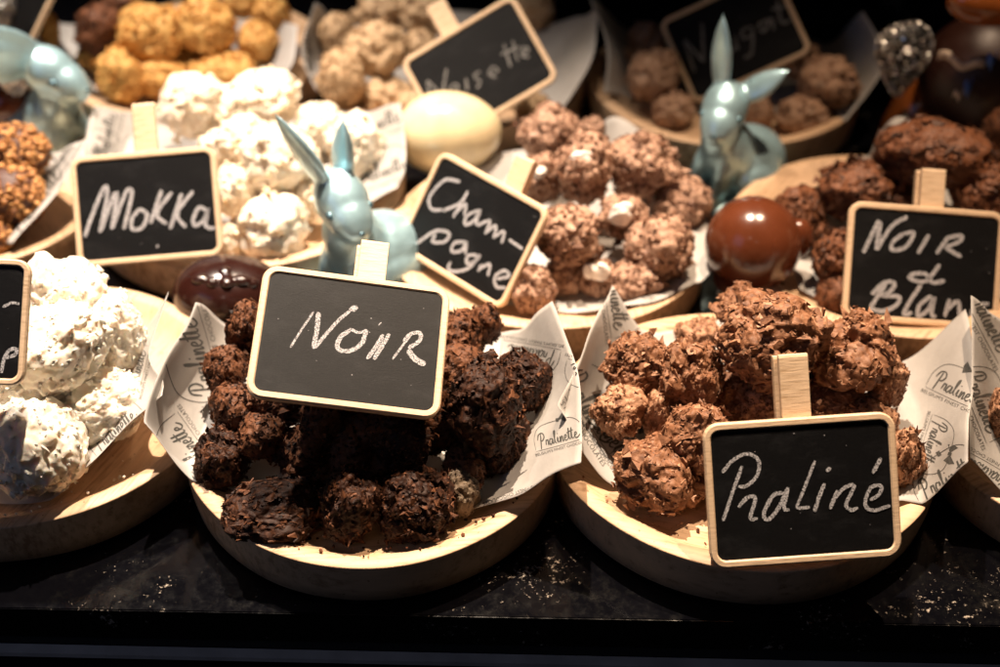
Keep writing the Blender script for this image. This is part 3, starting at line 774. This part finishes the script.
def text_mesh(body, size):
    cu = bpy.data.curves.new('t', 'FONT'); cu.body = body; cu.size = size; cu.space_character = 1.05; cu.resolution_u = 2
    ob = bpy.data.objects.new('t', cu); COL.objects.link(ob)
    dg = bpy.context.evaluated_depsgraph_get(); me = bpy.data.meshes.new_from_object(ob.evaluated_get(dg)); bpy.data.objects.remove(ob)
    v = [tuple(p.co[:2]) for p in me.vertices]; f = [tuple(p.vertices) for p in me.polygons]; bpy.data.meshes.remove(me)
    return v, f
SUB = text_mesh("BELGIUM'S FINEST CHOCOLATES", .078)
def logo_geo():
    V, Fc = [], []
    def rib(path, w, step=.025):
        r_ = ribbon(catmull(path, step), w); b0 = len(V)
        for l_, q_ in r_: V.extend([tuple(l_), tuple(q_)])
        Fc.extend([(b0+2*i+1, b0+2*i+3, b0+2*i+2, b0+2*i) for i in range(len(r_)-1)])
    for s in SCRIPT: rib(s, .024)
    rib([(-.09, -.02), (-.06, .22), (.10, .42), (.45, .46), (.80, .44), (.97, .25), (1.0, -.01)], .010, .05)
    rib([(-.09, -.055), (.45, -.065), (1.0, -.055)], .008, .05)
    b0 = len(V); V.extend([(a-.13+0, b_-.15) for a, b_ in SUB[0]]); Fc.extend([tuple(i+b0 for i in f) for f in SUB[1]])
    # bow tie
    for pts in ([(.50, .46), (.36, .58), (.33, .50), (.35, .38)], [(.52, .47), (.66, .60), (.70, .50), (.66, .39)], [(.48, .50), (.54, .50), (.54, .43), (.48, .43)]):
        b0 = len(V); V.extend(pts); Fc.append(tuple(range(b0, b0+4)))
    return V, Fc
LOGO = logo_geo()
def paper(rows, label, logos=(), seed=0, sub=16, wr=.0016):
    rng = np.random.default_rng(seed)
    G = np.array([[at(u, v, FLOOR+.0015+z) for (u, v, z) in r_] for r_ in rows])   # rows x cols x 3
    nr, nc = G.shape[:2]
    def cr(P, t):       # catmull through list of points, t in 0..n-1
        n = len(P); i = min(int(t), n-2); f = t-i
        p1, p2 = P[i], P[i+1]; p0 = P[i-1] if i > 0 else 2*p1-p2; p3 = P[i+2] if i+2 < n else 2*p2-p1
        return .5*((2*p1)+(-p0+p2)*f+(2*p0-5*p1+4*p2-p3)*f*f+(-p0+3*p1-3*p2+p3)*f**3)
    nu, nv = (nc-1)*sub+1, (nr-1)*sub+1
    V = np.zeros((nv, nu, 3))
    for a in range(nv):
        row = [cr(G[:, k], a/sub) for k in range(nc)]
        for b_ in range(nu): V[a, b_] = cr(row, b_/sub)
    V = V.reshape(-1, 3)
    amp = np.clip((V[:, 2]-FLOOR-.002)/.02, 0, 1)
    wv = np.stack([wav(rng, V, 60, 8), wav(rng, V, 75, 8), wav(rng, V, 70, 8)+.5*wav(rng, V, 190, 8)], 1)
    V = V + wv*wr*(.12+amp)[:, None]
    V[:, 2] = np.maximum(V[:, 2], FLOOR+.0008)
    # stay above the rim of whichever tray lies under a point
    for c in T.values():
        q = np.hypot(V[:, 0]-c[0], V[:, 1]-c[1])
        need = FLOOR+.0008+np.clip((q/.0975-.74)/.14, 0, 1)*(RIM-FLOOR+.0004)
        V[:, 2] = np.where(q < .1, np.maximum(V[:, 2], need), V[:, 2])
    faces = [(a*nu+b_, a*nu+b_+1, (a+1)*nu+b_+1, (a+1)*nu+b_) for a in range(nv-1) for b_ in range(nu-1)]
    o = mesh_obj('wrapping_paper', V, faces, M['paper'], smooth=True)
    md = o.modifiers.new('thickness', 'SOLIDIFY'); md.thickness = .00012; md.offset = 0
    tag(o, label, 'paper', 'printed greaseproof paper sheets')
    bvh = BVHTree.FromPolygons([Vector(p) for p in V], faces)
    for (u0, v0, ax, ay, *rest) in logos:
        PV, PF = [], []
        flip = rest[0] if rest else 1
        bx, by = ay*flip, -ax*flip; ids = []; b0 = 0
        loc_ = []
        for (lx, ly) in LOGO[0]:
            u, v = u0+lx*ax+ly*bx, v0+lx*ay+ly*by
            r_ = Vector(ray(u, v)).normalized(); hit = bvh.ray_cast(Vector(CAM), r_)
            if hit[0] is None: ids.append(-1); continue
            nn = hit[1]; nn = nn if nn.dot(r_) < 0 else -nn
            ids.append(len(PV)); PV.append(hit[0]+nn*.00016)
        for f in LOGO[1]:
            fi = [ids[i] for i in f]
            if min(fi) >= 0:
                ps = [PV[i] for i in fi]
                if max((ps[0]-p).length for p in ps) < .012: PF.append(tuple(fi))
        if PF: mesh_obj('printed_logo', PV, PF, M['ink'], parent=o)
    return o

paper([[(190, 305, .052), (242, 330, .008), (365, 330, 0), (492, 335, .008), (552, 303, .054)],
       [(167, 368, .050), (212, 385, .008), (365, 390, 0), (512, 382, .008), (578, 372, .054)],
       [(150, 420, .044), (200, 446, .006), (365, 445, 0), (500, 440, .006), (584, 430, .048)],
       [(152, 430, .042), (214, 493, .0006), (345, 500, 0), (458, 512, .0006), (583, 463, .042)]],
      'printed paper sheet under the dark truffles of the Noir sign',
      [(216, 392, -24, -86), (214, 472, -40, -58), (556, 352, -54, -9), (613, 374, -46, -13), (548, 490, -58, 20), (540, 448, 46, -13)], 11)
paper([[(612, 284, .046), (655, 333, .008), (770, 330, 0), (885, 365, .006), (966, 312, .042)],
       [(586, 342, .052), (622, 375, .006), (770, 380, 0), (900, 405, .005), (974, 370, .042)],
       [(558, 396, .050), (604, 428, .006), (770, 430, 0), (905, 455, .005), (974, 425, .046)],
       [(561, 412, .046), (618, 488, .0006), (770, 490, 0), (900, 512, .0006), (972, 460, .040)]],
      'printed paper sheet under the milk chocolate truffles with its tip pointing up left of them',
      [(606, 272, 9, 66), (932, 386, 58, 26), (560, 380, 50, 74), (934, 420, -16, 52), (584, 408, 44, 66), (925, 500, 60, -36)], 12)
paper([[(-60, 320, 0), (30, 330, 0), (90, 335, .002), (132, 335, .020), (169, 294, .060)],
       [(-60, 380, 0), (30, 385, 0), (85, 385, .004), (130, 362, .022), (152, 348, .048)],
       [(-60, 430, 0), (30, 450, 0), (80, 445, .010), (128, 402, .026), (166, 378, .046)],
       [(-60, 490, 0), (34, 505, .002), (84, 466, .018), (130, 424, .032), (164, 396, .044)]],
      'printed paper sheet under the snow white rocks with a curled strip standing at its right',
      [(100, 452, 44, -40), (136, 392, 12, -46)], 13)
paper([[(92, 104, .032), (165, 115, 0), (260, 110, 0), (350, 112, .012), (403, 104, .040)],
       [(84, 150, .030), (150, 155, 0), (260, 160, 0), (350, 160, .010), (408, 160, .032)],
       [(78, 195, .026), (150, 212, 0), (260, 225, 0), (338, 216, .001), (402, 186, .022)]],
      'printed paper sheet under the creamy Mokka rocks, rising right of them to the cream egg',
      [(352, 140, 58, -22), (360, 186, 56, -20), (106, 160, 12, -52), (84, 200, 34, -64)], 14)
paper([[(-60, 150, 0), (22, 160, .010), (84, 138, .048)], [(-60, 190, 0), (16, 196, .006), (58, 184, .036)], [(-60, 235, 0), (-10, 240, 0), (12, 248, .012)]],
      'printed paper sheet curving up right of the nut coated balls at the left edge', [(20, 235, 50, -70), (52, 178, 26, -36)], 15)
paper([[(440, 165, 0), (560, 150, 0), (621, 118, .034), (688, 178, .004)],
       [(440, 220, 0), (560, 215, 0), (630, 215, 0), (708, 228, .008)],
       [(470, 270, 0), (560, 265, 0), (640, 268, 0), (714, 270, .010)],
       [(480, 300, 0), (560, 312, 0), (640, 316, 0), (690, 292, .004)]],
      'plain paper sheet under the dusted Champagne rocks with one grey tip behind them', (), 16)
paper([[(800, 200, .002), (862, 165, .002), (898, 118, .038), (960, 150, 0)],
       [(790, 250, .002), (850, 240, 0), (920, 230, 0), (1000, 230, 0)],
       [(800, 292, .001), (850, 310, 0), (930, 300, 0), (1010, 300, 0)]],
      'paper sheet under the dark rocks behind the Noir & Blanc sign', (), 17)
paper([[(590, -5, .060), (650, 40, .004), (760, 40, 0), (820, 45, .006), (864, 14, .050)],
       [(606, 50, .040), (650, 75, .001), (760, 75, 0), (830, 80, .002), (884, 62, .034)],
       [(604, 92, .016), (650, 100, 0), (760, 112, 0), (820, 116, 0), (846, 122, .008)]],
      'dim paper sheet in the Nougat tray with a tall tip at its right end', (), 18)
paper([[(316, 4, .050), (350, 20, .004), (450, 20, 0), (540, 25, .006), (600, 10, .050)],
       [(302, 48, .036), (345, 60, .001), (450, 65, 0), (530, 70, .002), (592, 62, .034)],
       [(318, 92, .012), (350, 98, 0), (450, 105, 0), (530, 110, 0), (560, 112, .010)]],
      'pale paper sheet under the tan nut rocks at the back middle', [(316, 80, -6, -60)], 19)
paper([[(18, 20, .040), (80, 25, 0), (170, 20, 0), (250, 10, .002), (300, 28, .040)],
       [(30, 62, .030), (90, 65, 0), (170, 60, 0), (250, 60, 0), (292, 62, .028)],
       [(60, 92, .010), (110, 98, 0), (170, 98, 0), (240, 96, 0), (268, 92, .012)]],
      'pale paper sheet under the golden rocks at the back left', (), 20)
paper([[(974, 298, .062), (1035, 335, .010), (1180, 340, 0)], [(966, 355, .052), (1020, 385, .008), (1180, 390, 0)],
       [(968, 420, .040), (1015, 432, .004), (1180, 440, 0)], [(973, 463, .024), (1040, 512, .0003), (1180, 500, 0)]],
      'printed paper sheet rising at the right edge next to the Noir & Blanc sign', [(968, 296, 34, 66), (964, 376, 26, 66), (1010, 480, -52, -30)], 21)

# ------------------------------------------------------------------ foil rabbits (blended body, remeshed)
def blob(bm, c, r, rot=(0, 0, 0), sub=3):
    Mx = Matrix.Translation(c) @ Matrix.Rotation(rot[2], 4, 'Z') @ Matrix.Rotation(rot[1], 4, 'Y') @ Matrix.Rotation(rot[0], 4, 'X') @ Matrix.Diagonal((*r, 1))
    bmesh.ops.create_icosphere(bm, subdivisions=sub, radius=1, matrix=Mx)
def voxel(bm, name, size, smooth_it, mat, parent=None):
    me = bpy.data.meshes.new(name); bm.to_mesh(me); bm.free()
    o = bpy.data.objects.new(name, me); COL.objects.link(o)
    md = o.modifiers.new('r', 'REMESH'); md.mode = 'VOXEL'; md.voxel_size = size
    s = o.modifiers.new('s', 'SMOOTH'); s.factor = .5; s.iterations = smooth_it
    dg = bpy.context.evaluated_depsgraph_get(); m2 = bpy.data.meshes.new_from_object(o.evaluated_get(dg))
    o.modifiers.clear(); o.data = m2; m2.materials.clear(); m2.materials.append(mat)
    m2.polygons.foreach_set('use_smooth', [True]*len(m2.polygons))
    if parent: o.parent = parent
    return o
def ear(bm, p0, p1, w, bend, flat=.36, side=(0, 1, 0)):
    p0, p1 = Vector(p0), Vector(p1); ax = (p1-p0); n = 16; b_ = Vector(bend)
    for i in range(n+1):
        t = i/n; p = p0.lerp(p1, t)+b_*math.sin(t*math.pi/2)**2*t
        ww = w*(.55+1.2*t-1.55*t*t*t)*1.0 if t < .9 else w*.22
        ww = w*max(.16, math.sin(math.pi*(t*.80+.16))**.8)
        q = Vector((0, 0, 1)).rotation_difference(ax.normalized()).to_matrix().to_4x4()
        Mx = Matrix.Translation(p) @ q @ Matrix.Diagonal((ww, ww*flat, ax.length/n*1.1, 1))
        bmesh.ops.create_icosphere(bm, subdivisions=2, radius=1, matrix=Mx)
def rabbit(loc, rotz, scale, label, ears, head_yaw=0.):
    root = empty('foil_rabbit', loc); root.rotation_euler.z = rotz; root.scale = (scale,)*3
    tag(root, label, 'rabbit figure', 'pale blue foil chocolate rabbits')
    bm = bmesh.new()
    blob(bm, (0, .014, .024), (.025, .029, .025)); blob(bm, (0, .020, .014), (.027, .026, .014))
    blob(bm, (0, -.002, .036), (.019, .018, .026), (R(12), 0, 0)); blob(bm, (0, -.010, .050), (.0135, .013, .018))
    for s in (-1, 1):
        blob(bm, (s*.019, .010, .018), (.010, .019, .017)); blob(bm, (s*.017, -.010, .005), (.008, .016, .0055))
        blob(bm, (s*.010, -.013, .026), (.0065, .0085, .018), (R(-14), 0, 0)); blob(bm, (s*.009, -.021, .008), (.006, .008, .009))
    blob(bm, (0, .043, .014), (.008, .008, .008))
    # head
    cy, sy = math.cos(head_yaw), math.sin(head_yaw)
    hp = lambda x, y, z: (x*cy-y*sy, -.010+x*sy+y*cy, z)
    blob(bm, hp(0, .002, .070), (.0150, .0188, .0146), (R(32), 0, head_yaw)); blob(bm, hp(0, -.008, .065), (.0128, .0155, .0120), (R(32), 0, head_yaw))
    blob(bm, hp(0, -.014, .0615), (.0100, .0100, .0090), (R(30), 0, head_yaw))
    for (x0, x1, z1, w, bend) in ears:
        ear(bm, hp(x0, .008, .077), hp(x1, .016, z1), w, bend)
    body = voxel(bm, 'rabbit_body', .0010, 22, M['foil'], root)
    for s in (-1, 1):
        bm = bmesh.new(); blob(bm, hp(s*.0110, -.0070, .0692), (.0024, .0046, .0026), (0, 0, head_yaw+s*.35), 2)
        bm_obj('eye', bm, M['foil_dark'], root, True)
    bm = bmesh.new(); blob(bm, hp(0, -.0230, .0620), (.0022, .0012, .0015), (0, 0, head_yaw), 2); bm_obj('nose', bm, M['foil_dark'], root, True)
    return root
E2 = [(-.005, -.010, .124, .0100, (0, 0, 0)), (.006, .034, .089, .0100, (0, 0, .006))]
P = at(725, 199, 0)
rabbit(P+np.array([0, .0, 0]), R(-55), 1.0, 'pale blue foil rabbit standing at the right in front of the Nougat tray', E2, R(34))
E1 = [(-.006, -.024, .120, .0108, (-.004, 0, 0)), (.006, .006, .112, .0098, (.006, 0, 0))]
P = at(364, 298, 0)
rabbit(P, R(-42), 1.04, 'pale blue foil rabbit behind the clothespin of the Noir sign', E1, R(72))
E3 = [(-.005, -.062, .100, .0135, (0, 0, .006)), (.003, -.040, .108, .012, (0, 0, .004))]
P = at(62, 168, 0)
rabbit(P, R(60), 1.08, 'pale blue foil rabbit at the far left beside the golden rocks', E3, R(10))

# ------------------------------------------------------------------ glossy eggs and figures
def egg(name, u, v, rx, ry, zc, mat, label, cat, rot=0., group=None, lvl=5, depthr=None, pointy=.08, seam=False):
    P = at(u, v, zc); dd = depth(P); a = rx*dd/F; c = ry*dd/F
    d, f = ico(lvl); V = d.copy(); V[:, 1:] *= (1-pointy*V[:, :1])
    if seam: V *= (1+.012*np.exp(-((d[:, 0]+.25*d[:, 1])/.02)**2))[:, None]
    V = V*np.array([a, depthr or c, c])
    if rot: V = V @ np.array(Matrix.Rotation(R(rot), 3, Vector(-FWD))).T
    o = mesh_obj(name, V, f, M[mat], loc=P, smooth=True); tag(o, label, cat, group); return o, P, a, c
egg('cream_egg', 449, 133, 53, 42, .044, 'cream_egg', 'large cream coloured glossy egg lying above the Champagne sign', 'egg', 4)
o, P, a, c = egg('chocolate_ball', 753, 244, 48, 48, .044, 'milk_gloss', 'glossy milk chocolate ball between the Champagne and Noir & Blanc trays', 'chocolate', 0, None, 5, None, .0, True)
d, f = ico(4); mesh_obj('ball_nub', d*np.array([.009, .009, .013])+np.array([a*.92, .002, .002]), f, M['milk_gloss'], parent=o, smooth=True)
mesh_obj('ball_foot', d*np.array([a*.75, c*.75, .006])+np.array([0, 0, -.0245]), f, M['milk_gloss'], parent=o, smooth=True)
o, P, a, c = egg('dark_egg', 229, 293, 56, 36, .028, 'dark_gloss', 'glossy dark chocolate egg with moulded bow, left of the Noir sign', 'egg', 0, None, 5, .026, .05)
bm = bmesh.new()
for (x, y, z, r_) in ((-.012, -.010, .0165, (.0055, .004, .003)), (-.005, -.013, .0165, (.004, .004, .003)), (.003, -.012, .017, (.0045, .006, .003)), (.010, -.011, .0165, (.006, .004, .003)), (.016, -.010, .014, (.004, .004, .003)), (.001, -.006, .019, (.004, .004, .0025))):
    blob(bm, (x, y, z), r_)
bow = voxel(bm, 'moulded_bow', .0008, 2, M['dark_gloss'], o)
egg('chocolate_egg', 12, 104, 30, 26, .045, 'milk_gloss', 'glossy milk chocolate egg at the left edge above the nut coated balls', 'egg', 0)
egg('white_egg', 37, 79, 10, 19, .060, 'cream_egg', 'small cream oval piece between the left rabbit and the glittery ball', 'egg', 15, None, 4)
# dark chocolate figure top right with ribbons
egg('chocolate_figure', 982, 78, 62, 66, .060, 'figure', 'tall very dark glossy chocolate figure at the top right corner', 'figure', 0, None, 5, .04, 0)
egg('caramel_egg', 990, 4, 44, 22, .130, 'amber_gloss', 'glossy orange brown egg at the top right corner above the dark figure', 'egg', -6, None, 5, None, .1)
P = at(914, 140, 0); prof = [(0, 0), (.025, 0), (.026, .003), (.024, .014), (.019, .030), (.012, .044), (0, .048)]; n = 40
vs = [(r_*math.cos(6.2832*k/n), r_*math.sin(6.2832*k/n), z_) for r_, z_ in prof for k in range(n)]
fs = [(i*n+k, i*n+(k+1) % n, (i+1)*n+(k+1) % n, (i+1)*n+k) for i in range(len(prof)-1) for k in range(n)]
o = mesh_obj('chocolate_cone', vs, fs, M['amber_gloss'], loc=P, smooth=True)
tag(o, 'glossy brown chocolate cone under the silver glitter bag at the back right', 'chocolate')
def glitter(u, v, zc, hw, hh, label, seed):
    rng = np.random.default_rng(seed); P = at(u, v, zc); iv, iff = ico(1)
    d, f = ico(4)
    V = d*(1+.04*wav(rng, d, 5))[:, None]; V[:, 0] *= .72+.34*V[:, 2].clip(-1, 1); V = V*np.array([hw, hw*.6, hh])
    o = mesh_obj('glitter_bag', V, f, M['bag'], loc=P)
    me = o.data; vv = []; ff = []; b_ = 0
    for j in range(1100):        # loose sequins: tiny tilted mirror chips
        p = V[rng.integers(len(V))]; s = rng.uniform(.0009, .0017); Q, _ = np.linalg.qr(rng.normal(size=(3, 3)))
        q = np.array([[1, 0, .15], [0, 1, 0], [-1, 0, .15], [0, -1, 0], [1, 0, -.15], [0, 1, -.3], [-1, 0, -.15], [0, -1, -.3]])*s @ Q
        vv.append(q+p*1.02); ff += [(b_, b_+1, b_+2, b_+3), (b_+7, b_+6, b_+5, b_+4)]+[(b_+i, b_+4+i, b_+4+(i+1) % 4, b_+(i+1) % 4) for i in range(4)]; b_ += 8
    mesh_obj('sequins', np.concatenate(vv), ff, M['glitter'], parent=o)
    tag(o, label, 'decoration', 'silver glitter decorations'); return o
glitter(902, 58, .075, .023, .024, 'silver glitter bag tapering downward left of the dark figure at the top right', 3)
glitter(14, 66, .075, .022, .018, 'silver glitter bag at the left edge behind the leftmost rabbit', 4)
glitter(2, 8, .075, .012, .016, 'small silver glitter bag in the top left corner', 5)
def ribbon_piece(u0, v0, u1, v1, z, w, mat, label, off=0.):
    n = 14; A = at(u0, v0, z); B = at(u1, v1, z); vs = []; fs = []
    for i in range(n+1):
        t = i/n; p = A+(B-A)*t+np.array([0, -.004*math.sin(t*math.pi), .0025*math.sin(t*9)])
        for dz in (-w/2, w/2):
            for dy in (0, .0006): vs.append(p+np.array([0, dy+.001*math.sin(t*13), dz]))
    for i in range(n):
        b_ = 4*i; fs += [(b_, b_+4, b_+6, b_+2), (b_+1, b_+3, b_+7, b_+5), (b_, b_+1, b_+5, b_+4), (b_+2, b_+6, b_+7, b_+3)]
    fs += [(0, 2, 3, 1), (4*n, 4*n+1, 4*n+3, 4*n+2)]
    o = mesh_obj('ribbon', vs, fs, M[mat], smooth=True); tag(o, label, 'ribbon', 'ribbon ends on the dark figure')
    return o
ribbon_piece(938, 56, 985, 66, .086, .006, 'ribbon_white', 'cream ribbon band across the dark figure at the top right')
ribbon_piece(986, 62, 996, 58, .088, .008, 'ribbon_blue', 'short blue ribbon end at the right end of the cream band')
ribbon_piece(963, 90, 972, 84, .072, .009, 'ribbon_blue', 'blue ribbon end hanging below the cream band')
ribbon_piece(953, 96, 963, 91, .070, .004, 'ribbon_white', 'cream ribbon tip beside the lower blue ribbon end')

# ------------------------------------------------------------------ lights
def spot(name, loc, target, power, col, ang, blend, rad):
    l = bpy.data.lights.new(name, 'SPOT'); l.energy = power; l.color = col; l.spot_size = R(ang); l.spot_blend = blend; l.shadow_soft_size = rad
    o = bpy.data.objects.new(name, l); COL.objects.link(o); o.location = loc
    o.rotation_euler = (Vector(target)-Vector(loc)).to_track_quat('-Z', 'Y').to_euler(); return o
spot('display_spotlight', (-.06, .92, 1.25), (-.12, .50, 0), 172, (1, .80, .61), 42, .8, .010)
spot('display_spotlight', (.30, .86, 1.25), (.27, .48, 0), 88, (1, .73, .50), 42, .8, .010)
spot('display_spotlight', (-.42, .98, 1.2), (-.31, .74, 0), 112, (1, .85, .71), 42, .8, .020)
def area(name, loc, target, power, col, sx, sy):
    l = bpy.data.lights.new(name, 'AREA'); l.shape = 'RECTANGLE'; l.size = sx; l.size_y = sy; l.energy = power; l.color = col
    o = bpy.data.objects.new(name, l); COL.objects.link(o); o.location = loc
    o.rotation_euler = (Vector(target)-Vector(loc)).to_track_quat('-Z', 'Y').to_euler(); return o
area('blue_fill_light', (-1.1, -.25, .9), (-.3, .5, 0), 1.1, (.38, .55, 1), .7, .7)  # added soft blue fill, cools the left side; no actual window there
area('shop_light', (-.22, -.12, .95), (.1, .6, 0), .12, (1, .78, .66), .05, .035)
area('shop_light', (.10, -.25, .80), (.1, .6, 0), .035, (1, .84, .70), .035, .035)

w = bpy.data.worlds.new('World'); sc.world = w; w.use_nodes = True
bg = w.node_tree.nodes['Background']; bg.inputs[0].default_value = (.9, .75, .62, 1); bg.inputs[1].default_value = .003

# ------------------------------------------------------------------ camera
cd = bpy.data.cameras.new('camera'); cam = bpy.data.objects.new('camera', cd); COL.objects.link(cam)
cd.sensor_width = 36; cd.lens = F*36/1000; cam.location = CAM; cam.rotation_euler = (math.pi/2-PITCH, 0, 0)
cd.clip_start = .01; cd.clip_end = 50
cd.dof.use_dof = True; cd.dof.focus_distance = .655; cd.dof.aperture_fstop = 4.8; cd.dof.aperture_blades = 0
sc.camera = cam
sc.view_settings.view_transform = 'Standard'; sc.view_settings.look = 'None'; sc.view_settings.gamma = 1; sc.view_settings.exposure = 0
sc.cycles.use_denoising = True
